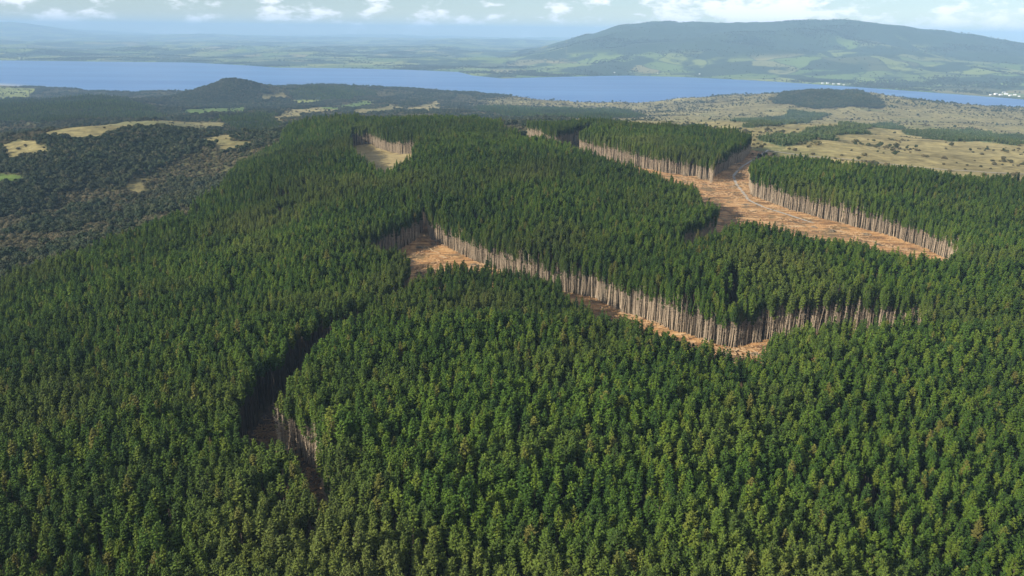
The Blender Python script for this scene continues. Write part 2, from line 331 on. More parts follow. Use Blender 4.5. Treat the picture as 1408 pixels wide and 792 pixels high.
# ground: cover colours are stored on the sheet, the shader adds paddocks, tussock and soil grain
mg, t, p = new_mat('land')
geo = N(t, 'ShaderNodeNewGeometry'); pos = geo.outputs['Position']
at = N(t, 'ShaderNodeAttribute', attribute_name='cover'); at2 = N(t, 'ShaderNodeAttribute', attribute_name='farm')
fine = maprange(t, noise(t, pos, .045, 6, .65), .3, .7, .5, 1.5)
base = mixc(t, 1.0, at.outputs['Color'], N(t, 'ShaderNodeCombineColor').outputs[0], 'MULTIPLY')
comb = [n for n in t.nodes if n.type == 'COMBINE_COLOR'][0]
for s in comb.inputs: L(t, fine, s)
mpv = N(t, 'ShaderNodeMapping'); mpv.inputs['Scale'].default_value = (1 / 620, 1 / 900, 0); mpv.inputs['Rotation'].default_value = (0, 0, .5); L(t, pos, mpv.inputs[0])
wv = N(t, 'ShaderNodeVectorMath', operation='MULTIPLY_ADD'); nz = N(t, 'ShaderNodeTexNoise'); nz.inputs['Scale'].default_value = .0014; L(t, pos, nz.inputs['Vector'])
L(t, nz.outputs['Color'], wv.inputs[0]); wv.inputs[1].default_value = (.7, .7, 0); L(t, mpv.outputs[0], wv.inputs[2])
vo = N(t, 'ShaderNodeTexVoronoi', voronoi_dimensions='2D'); vo.inputs['Scale'].default_value = 1.0; L(t, wv.outputs[0], vo.inputs['Vector'])
sep = N(t, 'ShaderNodeSeparateColor'); L(t, vo.outputs['Color'], sep.inputs[0])
pad = ramp(t, sep.outputs[0], [(0, (.10, .15, .04)), (.25, (.15, .20, .055)), (.45, (.22, .24, .075)), (.6, (.12, .16, .05)), (.75, (.25, .22, .10)), (.88, (.045, .065, .03)), (1, (.035, .05, .025))])
bushf = maprange(t, noise(t, pos, .0008, 6, .62), .49, .545)
pad = mixc(t, bushf, pad, (.034, .052, .028))
vo2 = N(t, 'ShaderNodeTexVoronoi', voronoi_dimensions='2D', feature='DISTANCE_TO_EDGE'); vo2.inputs['Scale'].default_value = 1.0; L(t, wv.outputs[0], vo2.inputs['Vector'])
hedge = maprange(t, vo2.outputs['Distance'], .02, .045, .8, 0)
pad = mixc(t, hedge, pad, (.03, .048, .025))
col = mixc(t, at2.outputs['Fac'], base, pad)
L(t, col, p.inputs['Base Color']); p.inputs['Roughness'].default_value = .95; p.inputs['Specular IOR Level'].default_value = .1
bp = N(t, 'ShaderNodeBump'); bp.inputs['Strength'].default_value = .9; bp.inputs['Distance'].default_value = 3.0; L(t, noise(t, pos, .06, 5, .65), bp.inputs['Height']); L(t, bp.outputs[0], p.inputs['Normal'])
M_land = mg
mw, t, p = new_mat('lake_water')
geo = N(t, 'ShaderNodeNewGeometry'); pos = geo.outputs['Position']
mpw = N(t, 'ShaderNodeMapping'); mpw.inputs['Scale'].default_value = (.0004, .0028, 1); L(t, pos, mpw.inputs[0])
band = maprange(t, noise(t, mpw.outputs[0], 1.0, 4), .4, .65)
at = N(t, 'ShaderNodeAttribute', attribute_name='shallow')
c = mixc(t, band, (.010, .095, .31), (.05, .17, .40)); c = mixc(t, at.outputs['Fac'], c, (.34, .35, .34))
L(t, c, p.inputs['Base Color']); p.inputs['Roughness'].default_value = .3; p.inputs['Specular IOR Level'].default_value = .3; p.inputs['IOR'].default_value = 1.33
bp = N(t, 'ShaderNodeBump'); bp.inputs['Strength'].default_value = .6; bp.inputs['Distance'].default_value = .6; L(t, noise(t, pos, .12, 3), bp.inputs['Height']); L(t, bp.outputs[0], p.inputs['Normal'])
M_water = mw
me, t, p = new_mat('cutover_earth')
geo = N(t, 'ShaderNodeNewGeometry'); pos = geo.outputs['Position']
mp_ = N(t, 'ShaderNodeMapping'); mp_.inputs['Scale'].default_value = (.03, .16, .1); mp_.inputs['Rotation'].default_value = (0, 0, .7); L(t, pos, mp_.inputs[0])
a_ = noise(t, mp_.outputs[0], 1.0, 5, .6); b_ = noise(t, pos, .05, 4)
c = ramp(t, a_, [(.30, (.065, .042, .024)), (.40, (.165, .085, .033)), (.50, (.38, .20, .075)), (.60, (.50, .30, .13)), (.72, (.52, .39, .24))])
c = mixc(t, maprange(t, b_, .5, .62, 0, .75), c, (.11, .085, .04))
L(t, c, p.inputs['Base Color']); p.inputs['Roughness'].default_value = .95
bp = N(t, 'ShaderNodeBump'); bp.inputs['Strength'].default_value = 1; bp.inputs['Distance'].default_value = 1.2; L(t, noise(t, pos, .5, 5, .65), bp.inputs['Height']); L(t, bp.outputs[0], p.inputs['Normal'])
M_earth = me
mu, t, p = new_mat('shade_dark_soil')  # dark reddish soil, darkened further to paint in the corridor's shade
geo = N(t, 'ShaderNodeNewGeometry'); c = ramp(t, noise(t, geo.outputs['Position'], .25, 5, .6), [(.3, (.02, .015, .01)), (.55, (.05, .032, .02)), (.75, (.14, .075, .04))]); L(t, c, p.inputs['Base Color']); p.inputs['Roughness'].default_value = .95
M_shadesoil = mu
mo, t, p = new_mat('dry_clearing_grass')
geo = N(t, 'ShaderNodeNewGeometry'); pos = geo.outputs['Position']
c = ramp(t, noise(t, pos, .06, 5, .6), [(.3, (.15, .12, .05)), (.5, (.30, .23, .095)), (.7, (.38, .30, .14))]); L(t, c, p.inputs['Base Color']); p.inputs['Roughness'].default_value = .95
M_ochre = mo
mr, t, p = new_mat('metalled_road')
geo = N(t, 'ShaderNodeNewGeometry'); c = ramp(t, noise(t, geo.outputs['Position'], .4, 5), [(.3, (.26, .235, .20)), (.7, (.42, .39, .34))]); L(t, c, p.inputs['Base Color']); p.inputs['Roughness'].default_value = .9
M_road = mr
def plain(name, c, rough=.7):
    mm, t, p = new_mat(name); geo = N(t, 'ShaderNodeNewGeometry')
    cc = mixc(t, noise(t, geo.outputs['Position'], .8, 4), tuple(x * .8 for x in c), tuple(min(1, x * 1.15) for x in c)); L(t, cc, p.inputs['Base Color']); p.inputs['Roughness'].default_value = rough; return mm
M_log = plain('peeled_log', (.30, .215, .125)); M_wall = plain('painted_wall', (.78, .77, .74)); M_roof = plain('iron_roof', (.62, .63, .64), .45); M_redroof = plain('red_iron_roof', (.35, .12, .08), .5); M_pane = plain('window_pane', (.05, .06, .08), .15)
M_stump = plain('slash_wood', (.30, .19, .095))

# ------------------------------------------------------------------ object helpers
COL = scene.collection
def mesh_np(name, V, F, mats=(), mi=None, smooth=False):
    me_ = bpy.data.meshes.new(name); V = np.asarray(V, np.float32); F = list(F) if not isinstance(F, np.ndarray) else F
    if isinstance(F, np.ndarray):
        n, k = F.shape; me_.vertices.add(len(V)); me_.vertices.foreach_set('co', V.ravel())
        me_.loops.add(n * k); me_.loops.foreach_set('vertex_index', F.astype(np.int32).ravel())
        me_.polygons.add(n); me_.polygons.foreach_set('loop_start', np.arange(0, n * k, k, dtype=np.int32))
        try: me_.polygons.foreach_set('loop_total', np.full(n, k, np.int32))
        except Exception: pass
        me_.update(calc_edges=True)
    else:
        me_.from_pydata([tuple(map(float, v)) for v in V], [], [tuple(f) for f in F])
    for q in mats: me_.materials.append(q)
    if mi is not None: me_.polygons.foreach_set('material_index', np.asarray(mi, np.int32))
    me_.polygons.foreach_set('use_smooth', np.full(len(me_.polygons), bool(smooth)))
    me_.update(); return me_
def obj(name, data, parent=None, **props):
    o = bpy.data.objects.new(name, data); COL.objects.link(o)
    if parent is not None: o.parent = parent
    for k, v in props.items(): o[k] = v
    return o

# ------------------------------------------------------------------ terrain sheet
NR, NA = 700, 760
rr = np.geomspace(140, 80000, NR); aa = np.linspace(R(-54), R(54), NA)
RR, AA = np.meshgrid(rr, aa, indexing='ij')
X = (RR * np.sin(AA)); Y = (RR * np.cos(AA))
Z = height(X, Y)
xf, yf = X.ravel(), Y.ravel()
inforest = in_poly(xf, yf, forest_poly)
ns_a = np.arctan2(near_shore[:, 0], near_shore[:, 1]); ns_r = np.hypot(near_shore[:, 0], near_shore[:, 1])
dnear = np.interp(AA.ravel(), ns_a, ns_r) - RR.ravel()
nearside = dnear > -150
g1 = fbm(xf, yf, 300, 5, .6, off=1)[:, None]; g2 = fbm(xf, yf, 90, 4, .6, off=3)[:, None]
right = sst(R(-3.5), R(3.5), AA.ravel() + fbm(xf, yf, 900, 5, .6, off=17) * .22)[:, None]
cov = np.array(OLIVE) * (1 + g2) + np.clip(g1 * 3.2 + .1, 0, 1) * (np.array(DRY) * .8 - np.array(OLIVE)) * .75
cov = cov + right * (np.array(DRY) * (1 + g2 + g1) - cov)
wx = xf + fbm(xf, yf, 120, 3, off=6) * 90; wy = yf + fbm(xf, yf, 120, 3, off=8) * 90
for poly, c, k in PATCH:
    w = in_poly(wx, wy, poly) & ~inforest
    q = np.array(c) * (1 + .8 * g2[w] + .5 * g1[w])
    if k == 'dry': q = q + np.clip(g1[w] * 3 - .1, 0, .7) * (np.array((.12, .13, .05)) - q)
    cov[w] = q
cov[inforest] = np.array((.055, .042, .026)) * (1 + g2[inforest])
cov = np.clip(cov, .01, .7)
low = nearside & (Z.ravel() < LK + 4.5)
cov[low] = np.array(MUD)
farm = np.where(nearside, 0.0, 1.0)
# the long mountain is bush-clad above its foot; the foreland slopes are grass
zf = Z.ravel()
mtn = (~nearside) & (RR.ravel() > 9500 * FS) & (RR.ravel() < 17000 * FS) & (AA.ravel() > mt_az[1])
bushm = sst(110, 190, (zf - LK) / FS + fbm(xf / FS, yf / FS, 900, 4) * 160) * mtn
gx, gy = at_r(1235, 95, 10200 * FS)[:2]
grassy = np.exp(-((xf - gx) / 1100 / FS) ** 2 - ((yf - gy) / 1000 / FS) ** 2)
bushm = bushm * (1 - sst(.25, .5, grassy + fbm(xf / FS, yf / FS, 500, 3) * .5))
farm = farm * (1 - bushm)
dk = np.array((.034, .052, .028)) * (1 + .6 * g1)
cov = np.where((bushm > 0)[:, None], dk, cov)
idx = np.arange(NR * NA).reshape(NR, NA)
F = np.stack([idx[:-1, :-1], idx[:-1, 1:], idx[1:, 1:], idx[1:, :-1]], -1).reshape(-1, 4)[:, ::-1]
me_ = mesh_np('terrain', np.column_stack([xf, yf, zf]), F, [M_land], smooth=True)
ca = me_.color_attributes.new('cover', 'FLOAT_COLOR', 'POINT'); ca.data.foreach_set('color', np.column_stack([cov, np.ones(len(cov))]).astype(np.float32).ravel())
fa = me_.attributes.new('farm', 'FLOAT', 'POINT'); fa.data.foreach_set('value', farm.astype(np.float32))
obj('terrain', me_, kind='structure')
def ground(x, y): return height(np.atleast_1d(np.asarray(x, float)), np.atleast_1d(np.asarray(y, float)))

# ------------------------------------------------------------------ water
wr = np.geomspace(3200 * FS, 14000 * FS, 130); wa = np.linspace(R(-54), R(54), 300)
WR, WA = np.meshgrid(wr, wa, indexing='ij'); wxx = (WR * np.sin(WA)).ravel(); wyy = (WR * np.cos(WA)).ravel()
idx = np.arange(WR.size).reshape(WR.shape)
F = np.stack([idx[:-1, :-1], idx[:-1, 1:], idx[1:, 1:], idx[1:, :-1]], -1).reshape(-1, 4)[:, ::-1]
me_ = mesh_np('lake_water', np.column_stack([wxx, wyy, np.full(wxx.shape, LK + .4)]), F, [M_water], smooth=True)
dsh = np.interp(WA.ravel(), ns_a, ns_r)
shal = (1 - sst(0, 520, WR.ravel() - dsh + fbm(wxx, wyy, 700, 3) * 500)) * .8
fa = me_.attributes.new('shallow', 'FLOAT', 'POINT'); fa.data.foreach_set('value', shal.astype(np.float32))
obj('lake_water', me_, kind='structure')

# ------------------------------------------------------------------ felled clearings: sheets of bare earth laid just over the ground
def fill_sheet(name, poly, step, mat, lift=.25, shrink=0.0, rough=.5):
    lo = poly.min(0) - step; hi = poly.max(0) + step
    gx = np.arange(lo[0], hi[0], step); gy = np.arange(lo[1], hi[1], step)
    GX, GY = np.meshgrid(gx, gy, indexing='ij'); ins = in_poly(GX.ravel(), GY.ravel(), poly).reshape(GX.shape)
    near_e = seg_dist(GX.ravel(), GY.ravel(), poly).reshape(GX.shape)
    ins |= near_e < 2.5 * (1 + fbm(GX, GY, 12, 2))
    id_ = np.arange(GX.size).reshape(GX.shape)
    q = ins[:-1, :-1] & ins[1:, :-1] & ins[1:, 1:] & ins[:-1, 1:]
    F = np.stack([id_[:-1, :-1], id_[1:, :-1], id_[1:, 1:], id_[:-1, 1:]], -1)[q]
    used = np.unique(F); rem = -np.ones(GX.size, int); rem[used] = np.arange(len(used))
    x = GX.ravel()[used]; y = GY.ravel()[used]
    # stay above the coarser terrain sheet everywhere
    z = height(x, y) + lift + rough * (fbm(x, y, 9, 3) + .5) + 2.6 * np.clip(fbm((x * .78 - y * .62) * .35, x * .62 + y * .78, 9, 3, off=3) - .08, 0, 1) * (rough > .4)
    me_ = mesh_np(name, np.column_stack([x, y, z]), rem[F], [mat], smooth=True)
    return obj(name, me_, kind='structure')
fill_sheet('clearing_ground', clear['a'], 3.0, M_earth, .5)
fill_sheet('clearing_ground', clear['b'], 3.0, M_shadesoil, .4)
fill_sheet('clearing_ground', clear['c'], 3.5, M_earth, .7)
fill_sheet('clearing_ground', clear['d'], 4.0, M_ochre, .9)
# forestry road from the landing out to the open country
def ribbon(name, pts, width, mat, lift):
    P = np.array(pts); d = np.r_[0, np.cumsum(np.hypot(*np.diff(P, axis=0).T))]; s = np.arange(0, d[-1], 4.0)
    x = np.interp(s, d, P[:, 0]); y = np.interp(s, d, P[:, 1])
    for _ in range(6): x[1:-1] = (x[:-2] + x[1:-1] * 2 + x[2:]) / 4; y[1:-1] = (y[:-2] + y[1:-1] * 2 + y[2:]) / 4
    tx = np.gradient(x); ty = np.gradient(y); n = np.hypot(tx, ty); nx, ny = -ty / n, tx / n
    V = []; F = []
    for j, o in enumerate((-.5, -.17, .17, .5)):
        w = width * (1 + .25 * fbm(s, s * 0, 20, 2, off=j)); V.append(np.column_stack([x + nx * o * w, y + ny * o * w, height(x, y) + lift]))
    V = np.stack(V, 1).reshape(-1, 3)
    for i in range(len(s) - 1):
        for j in range(3): F.append((i * 4 + j, i * 4 + j + 1, i * 4 + 5 + j, i * 4 + 4 + j)[::-1])
    return obj(name, mesh_np(name, V, F, [mat], smooth=True), kind='structure')
ribbon('forestry_road', [hit(*q) for q in ((1056, 207), (1040, 218), (1018, 232), (1008, 243), (1012, 254), (1022, 266), (1028, 276), (1052, 287), (1090, 299), (1122, 309))], 4.2, M_road, 1.45)
ribbon('forestry_road', [hit(*q) for q in ((1056, 207), (1100, 214), (1180, 221), (1290, 233), (1408, 240), (1500, 246))], 4.5, M_road, .8)

# ------------------------------------------------------------------ tree models
def tube(V, F, pts, rad, n=6):
    b = len(V)
    for (p0, r) in zip(pts, rad):
        for k in range(n):
            a = 2 * math.pi * k / n; V.append((p0[0] + r * math.cos(a), p0[1] + r * math.sin(a), p0[2]))
    for i in range(len(pts) - 1):
        for k in range(n):
            F.append((b + i * n + k, b + i * n + (k + 1) % n, b + (i + 1) * n + (k + 1) % n, b + (i + 1) * n + k))
    F.append(tuple(b + (len(pts) - 1) * n + k for k in range(n)))
def spindle(V, F, a, b, w, h, up, rnd):
    """a foliage spray: a four-sided spindle from a to b"""
    a = Vector(a); b = Vector(b); d = (b - a); ln = d.length; d.normalize()
    s = d.cross(Vector((0, 0, 1)));
    if s.length < .05: s = Vector((1, 0, 0))
    s.normalize(); u = s.cross(d)
    mid = a + (b - a) * rnd.uniform(.5, .68)
    i = len(V); V.extend([tuple(a), tuple(mid + s * w), tuple(mid + u * h), tuple(mid - s * w), tuple(mid - u * h * .55), tuple(b)])
    for k in range(4):
        F.append((i, i + 1 + (k + 1) % 4, i + 1 + k)); F.append((i + 5, i + 1 + k, i + 1 + (k + 1) % 4))
def pine_parts(seed, H=31.0, cb=.54, R_=2.9, dead=16, thin=1.0):
    rnd = random.Random(seed); TV, TF, DV, DF, CV, CF = [], [], [], [], [], []
    sx, sy = rnd.uniform(-.5, .5), rnd.uniform(-.5, .5)
    def ax(z): q = z / H; return (sx * q * q, sy * q * q)
    zs = [-.6, 1.0, H * .3, H * .6, H * .85, H * .97]; rs = [q * thin for q in (.42, .33, .28, .20, .10, .03)]
    tube(TV, TF, [(*ax(max(z, 0)), z) for z in zs], rs, 6)
    z0 = H * cb
    for k in range(dead):
        z = rnd.uniform(.15, cb + .06) * H; a = rnd.uniform(0, 6.283); ln = rnd.uniform(.7, 2.0) * (1 if z > H * .35 else .6); cx, cy = ax(z)
        dx, dy = math.cos(a), math.sin(a); i = len(DV); dz = rnd.uniform(-.3, .35); w = .05
        DV.extend([(cx, cy, z - w), (cx - dy * w, cy + dx * w, z + w), (cx + dx * ln, cy + dy * ln, z + dz), (cx + dy * w, cy - dx * w, z + w)])
        DF.extend([(i, i + 1, i + 2), (i + 1, i + 3, i + 2), (i + 3, i, i + 2)])
    z = z0; a0 = rnd.uniform(0, 6)
    while z < H - .7:
        q = (z - z0) / (H - z0)
        prof = min(1.0, .55 + q * 1.9) * (1 - q ** 2.3) ** .75 + .07
        nb = 6 if q < .75 else 4
        a0 += 1.1
        for k in range(nb):
            if rnd.random() < .10: continue
            a = a0 + 6.283 * k / nb + rnd.uniform(-.35, .35); ln = R_ * prof * rnd.uniform(.72, 1.22); rise = ln * (rnd.uniform(.10, .40) + .35 * q); cx, cy = ax(z); zz = z + rnd.uniform(-.35, .35)
            c, s = math.cos(a), math.sin(a)
            A = (cx + c * ln * .12, cy + s * ln * .12, zz); B = (cx + c * ln, cy + s * ln, zz + rise)
            spindle(CV, CF, A, B, .36 * ln + .25, .26 * ln + .22, 0, rnd)
            for _ in range(3):
                f = rnd.uniform(.4, 1.05); bx, by, bz = cx + c * ln * f, cy + s * ln * f, zz + rise * f
                aa_ = a + rnd.uniform(-1.3, 1.3); l2 = rnd.uniform(.5, .95)
                tip = (bx + math.cos(aa_) * l2, by + math.sin(aa_) * l2, bz + rnd.uniform(.1, .7)); i = len(CV)
                px_, py_ = -math.sin(aa_) * .26, math.cos(aa_) * .26
                CV.extend([(bx + px_, by + py_, bz), (bx - px_, by - py_, bz + .12), tip]); CF.append((i, i + 1, i + 2))
        z += rnd.uniform(.85, 1.2)
    cx, cy = ax(H); spindle(CV, CF, (cx, cy, H - 1.4), (cx, cy, H + .15), .55, .55, 0, rnd)
    return (TV, TF), (DV, DF), (CV, CF)
def broadleaf_parts(seed, H=9.0, W=4.2):
    rnd = random.Random(seed); TV, TF, CV, CF = [], [], [], []
    tube(TV, TF, [(0, 0, -.4), (.1, 0, H * .25), (.15, .1, H * .55)], [.3, .22, .12], 6)
    lobes = [(0, 0, H * .68, W * .62)] + [(math.cos(k * 1.05 + rnd.random()) * W * .5, math.sin(k * 1.05 + rnd.random()) * W * .5, H * rnd.uniform(.38, .72), W * rnd.uniform(.36, .55)) for k in range(7)]
    for lx, ly, lz, lr in lobes:
        tube(TV, TF, [(.05, 0, H * .25), (lx * .8, ly * .8, lz)], [.12, .05], 4)
        for k in range(26):
            d = Vector((rnd.gauss(0, 1), rnd.gauss(0, 1), rnd.gauss(.35, 1))).normalized(); rr_ = lr * rnd.uniform(.7, 1.08)
            c = Vector((lx, ly, lz)) + Vector((d.x * rr_, d.y * rr_, d.z * rr_ * .8)); s = lr * rnd.uniform(.28, .45)
            n = (d + Vector((rnd.uniform(-.5, .5), rnd.uniform(-.5, .5), rnd.uniform(-.2, .6)))).normalized(); t1 = n.cross(Vector((.3, .5, .8))).normalized(); t2 = n.cross(t1); i = len(CV)
            CV.extend([tuple(c + t1 * s), tuple(c + t2 * s * .8 + n * s * .15), tuple(c - t1 * s), tuple(c - t2 * s * .8 + n * s * .15), tuple(c + n * s * .45)])
            CF.extend([(i, i + 1, i + 4), (i + 1, i + 2, i + 4), (i + 2, i + 3, i + 4), (i + 3, i, i + 4)])
    return (TV, TF), (CV, CF)
def join(*parts):
    V, F, MI = [], [], []
    for k, (v, f) in enumerate(parts):
        b = len(V); V += v; F += [tuple(q + b for q in g) for g in f]; MI += [k] * len(f)
    return V, F, MI
LIB = {}
def lib_collection(name, meshes):
    c = bpy.data.collections.new(name)
    for i, me_ in enumerate(meshes):
        o = bpy.data.objects.new('%s_model_%02d' % (name, i), me_); c.objects.link(o)
    LIB[name] = c; return c
pine_defs = [dict(seed=k, H=36 + 1.5 * math.sin(k * 2.1), cb=.66 + .025 * math.sin(k * 1.3), R_=2.3 + .35 * math.sin(k * 3.7)) for k in range(7)]
edge_defs = [dict(seed=40 + k, H=35 + 1.7 * math.sin(k * 2.6), cb=.59 + .08 * math.sin(k * 1.9), R_=2.0 + .25 * math.sin(k), dead=120, thin=.6) for k in range(6)]
pole_defs = [dict(seed=60 + k, H=(19, 24, 28)[k], cb=.9, R_=.8, dead=130, thin=.5) for k in range(3)]
PP = [pine_parts(**d) for d in pine_defs]; PE = [pine_parts(**d) for d in edge_defs + pole_defs]
pm = []
for k, pr in enumerate(PP + PE):
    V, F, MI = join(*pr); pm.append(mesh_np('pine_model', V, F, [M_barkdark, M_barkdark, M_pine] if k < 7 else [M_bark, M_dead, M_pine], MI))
lib_collection('pine', pm)
BB = [broadleaf_parts(100 + k, 8 + k % 3, 4.0 + .4 * (k % 2)) for k in range(5)]
def two(parts, mats):
    V, F, MI = join(*parts); return mesh_np('bush_model', V, F, mats, MI)
lib_collection('bush', [two(b, [M_bushbark, M_bush]) for b in BB])
lib_collection('scrub', [two(broadleaf_parts(200 + k, 3.4, 3.2), [M_bushbark, M_scrub]) for k in range(3)])
YP = [pine_parts(300 + k, H=8.0, cb=.08, R_=2.0, dead=0) for k in range(3)]
ym = []
for pr in YP:
    V, F, MI = join(*pr); ym.append(mesh_np('young_pine_model', V, F, [M_bark, M_dead, M_young], MI))
lib_collection('young', ym)

def scatter_stuff(name, lib, pts, idx_, scl, label, category):
    """one object: every point carries an upright model of the library"""
    n = len(pts); me_ = bpy.data.meshes.new(name); me_.vertices.add(n); me_.vertices.foreach_set('co', np.asarray(pts, np.float32).ravel())
    rz = np.random.default_rng(len(pts)).uniform(0, 6.283, n)
    at_ = me_.attributes.new('turn', 'FLOAT_VECTOR', 'POINT'); at_.data.foreach_set('vector', np.column_stack([*(np.random.default_rng(n + 1).normal(0, 1, (2, n)) * (.022 + .025 * (np.asarray(idx_) > 6))), rz]).astype(np.float32).ravel())
    at_ = me_.attributes.new('size', 'FLOAT_VECTOR', 'POINT'); at_.data.foreach_set('vector', np.asarray(scl, np.float32).ravel())
    at_ = me_.attributes.new('model', 'INT', 'POINT'); at_.data.foreach_set('value', np.asarray(idx_, np.int32))
    o = obj(name, me_, kind='stuff', label=label, category=category)
    g = bpy.data.node_groups.new(name + '_nodes', 'GeometryNodeTree')
    g.interface.new_socket('Geometry', in_out='INPUT', socket_type='NodeSocketGeometry'); g.interface.new_socket('Geometry', in_out='OUTPUT', socket_type='NodeSocketGeometry')
    gi = g.nodes.new('NodeGroupInput'); go = g.nodes.new('NodeGroupOutput'); ip = g.nodes.new('GeometryNodeInstanceOnPoints'); ci = g.nodes.new('GeometryNodeCollectionInfo')
    ci.inputs['Collection'].default_value = LIB[lib]; ci.inputs['Separate Children'].default_value = True; ci.inputs['Reset Children'].default_value = True
    def attr(nm, ty):
        a = g.nodes.new('GeometryNodeInputNamedAttribute'); a.data_type = ty; a.inputs['Name'].default_value = nm; return a.outputs['Attribute']
    L(g, gi.outputs[0], ip.inputs['Points']); L(g, ci.outputs[0], ip.inputs['Instance']); ip.inputs['Pick Instance'].default_value = True
    L(g, attr('model', 'INT'), ip.inputs['Instance Index']); L(g, attr('turn', 'FLOAT_VECTOR'), ip.inputs['Rotation']); L(g, attr('size', 'FLOAT_VECTOR'), ip.inputs['Scale'])
    L(g, ip.outputs[0], go.inputs[0])
    md = o.modifiers.new('models', 'NODES'); md.node_group = g
    return o

# ------------------------------------------------------------------ where the pines stand
SP = 4.8
lo = forest_poly.min(0); hi = forest_poly.max(0)
gx = np.arange(lo[0], hi[0], SP); gy = np.arange(lo[1], hi[1], SP)
GX, GY = np.meshgrid(gx, gy, indexing='ij'); x = GX.ravel() + rng.uniform(-.46, .46, GX.size) * SP; y = GY.ravel() + rng.uniform(-.40, .40, GX.size) * SP
k = in_poly(x, y, forest_poly); x, y = x[k], y[k]
k = np.ones(len(x), bool); ed = np.full(len(x), 1e9)
for nm, poly in clear.items():
    k &= ~in_poly(x, y, poly); ed = np.minimum(ed, seg_dist(x, y, poly)) if nm in 'acde' else ed  # b left out: its trunks keep the dark bark as painted shade
lit_b = clear['b'][6:12]  # sunlit stretch of b: pale trunks put the light into the bark colour
ed = np.minimum(ed, seg_dist(x, y, lit_b, False))
k &= rng.random(len(x)) > .03 + .25 * (fbm(x, y, 22, 2, off=41) > .20)
x, y, ed = x[k], y[k], ed[k]
# close-set, twiggy trees along the felled edges
ex, ey = [], []
for nm in 'acde':
    poly = clear[nm]
    for i in range(len(poly)):
        a, b = poly[i], poly[(i + 1) % len(poly)]; ln = np.hypot(*(b - a))
        for s in np.arange(0, ln, .95):
            q = a + (b - a) * (s / ln) + rng.uniform(-2.6, 2.6, 2); ex.append(q[0]); ey.append(q[1])
for i in range(len(lit_b) - 1):
    a, b = lit_b[i], lit_b[i + 1]; ln = np.hypot(*(b - a))
    for s in np.arange(0, ln, .95):
        q = a + (b - a) * (s / ln) + rng.uniform(-2.6, 2.6, 2); ex.append(q[0]); ey.append(q[1])
ex = np.array(ex); ey = np.array(ey); k = in_poly(ex, ey, forest_poly)
for poly in clear.values(): k &= ~(in_poly(ex, ey, poly) & (seg_dist(ex, ey, poly) > 1.6))
ex, ey = ex[k], ey[k]
x = np.r_[x, ex]; y = np.r_[y, ey]; ed = np.r_[ed, np.zeros(len(ex))]
z = height(x, y)
px, py, pz = project(np.column_stack([x, y, z + 25])); inview = (px > -160) & (px < PW + 120) & (py < PH + 190) & (pz > 0)
x, y, z, ed, px, py, pz = [q[inview] for q in (x, y, z, ed, px, py, pz)]
size = rng.normal(1.0, .05, len(x)) * (1 + .30 * fbm(x, y, 160, 3) + .28 * fbm(x, y, 45, 2, off=51))
wid = size * rng.uniform(.78, 1.22, len(x))
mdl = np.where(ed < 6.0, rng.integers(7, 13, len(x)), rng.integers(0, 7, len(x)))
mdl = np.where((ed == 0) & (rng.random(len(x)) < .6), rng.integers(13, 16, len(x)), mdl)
size = np.where(ed < 7, size * rng.uniform(.86, 1.1, len(x)), size)
print('pines', len(x))
dist = np.hypot(np.hypot(x, y), CAMZ - z - 25)
vis = (px > 2) & (px < PW - 2) & (py > 2) & (py < PH + 2)
order = np.argsort(np.where(vis, dist, 1e9))[:300]
single = np.zeros(len(x), bool); single[order] = True
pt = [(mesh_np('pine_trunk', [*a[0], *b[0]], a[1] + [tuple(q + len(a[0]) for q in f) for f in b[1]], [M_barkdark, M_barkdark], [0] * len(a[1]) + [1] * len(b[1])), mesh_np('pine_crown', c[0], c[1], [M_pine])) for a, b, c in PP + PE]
def third(v): return 'left' if v < PW / 3 else ('middle' if v < 2 * PW / 3 else 'right')
for j in order:
    o = bpy.data.objects.new('pine_tree', None); COL.objects.link(o); o.empty_display_size = 1
    o.location = (x[j], y[j], z[j]); o.rotation_euler = (0, 0, float(rng.uniform(0, 6.28))); o.scale = (wid[j], wid[j], size[j])
    w = third(px[j])
    o['label'] = 'tall dark green plantation pine in the nearest rows, %s third of the bottom edge' % w; o['category'] = 'pine tree'; o['group'] = 'nearest pines along the %s of the bottom edge' % w
    a, b = pt[mdl[j]]
    obj('trunk', a, o); obj('crown', b, o)
r_ = ~single
scatter_stuff('pine_forest', 'pine', np.column_stack([x, y, z])[r_], mdl[r_], np.column_stack([wid, wid, size])[r_], 'dense dark green pine plantation covering the ridge around the felled strips', 'forest')

# ------------------------------------------------------------------ scrub, bush and young pines outside the plantation
def cand(rmin, rmax, n, seed):
    q = np.random.default_rng(seed); u = q.random(n); r = (rmin ** 1.5 + u * (rmax ** 1.5 - rmin ** 1.5)) ** (1 / 1.5); a = q.uniform(R(-36), R(36), n)
    return r * np.sin(a), r * np.cos(a), q
x, y, q = cand(700, 10800, 1150000, 11)
k = ~in_poly(x, y, forest_poly)
a = np.arctan2(x, y); d = np.interp(a, ns_a, ns_r) - np.hypot(x, y); k &= d > 40
x, y = x[k], y[k]
kind = np.full(len(x), 'open', dtype='U6')
jx = x + fbm(x, y, 120, 3, off=6) * 90; jy = y + fbm(x, y, 120, 3, off=8) * 90
for poly, c, kk in PATCH: kind[in_poly(jx, jy, poly)] = kk
cl = fbm(x, y, 140, 4, .6, off=12); u = q.random(len(x)); rr_ = np.hypot(x, y)
left = np.arctan2(x, y) + fbm(x, y, 900, 5, .6, off=17) * .22 + q.normal(0, .02, len(x)) < 0
nb = (kind == 'bush') & (u < .95)
nb |= (kind == 'open') & (u < np.clip(np.where(rr_ > 3600, .16, .34) + cl * 5.0, .02, .97)) & left
nb |= (kind == 'open') & (u < np.clip(cl * .8 - .08, .004, .2)) & ~left
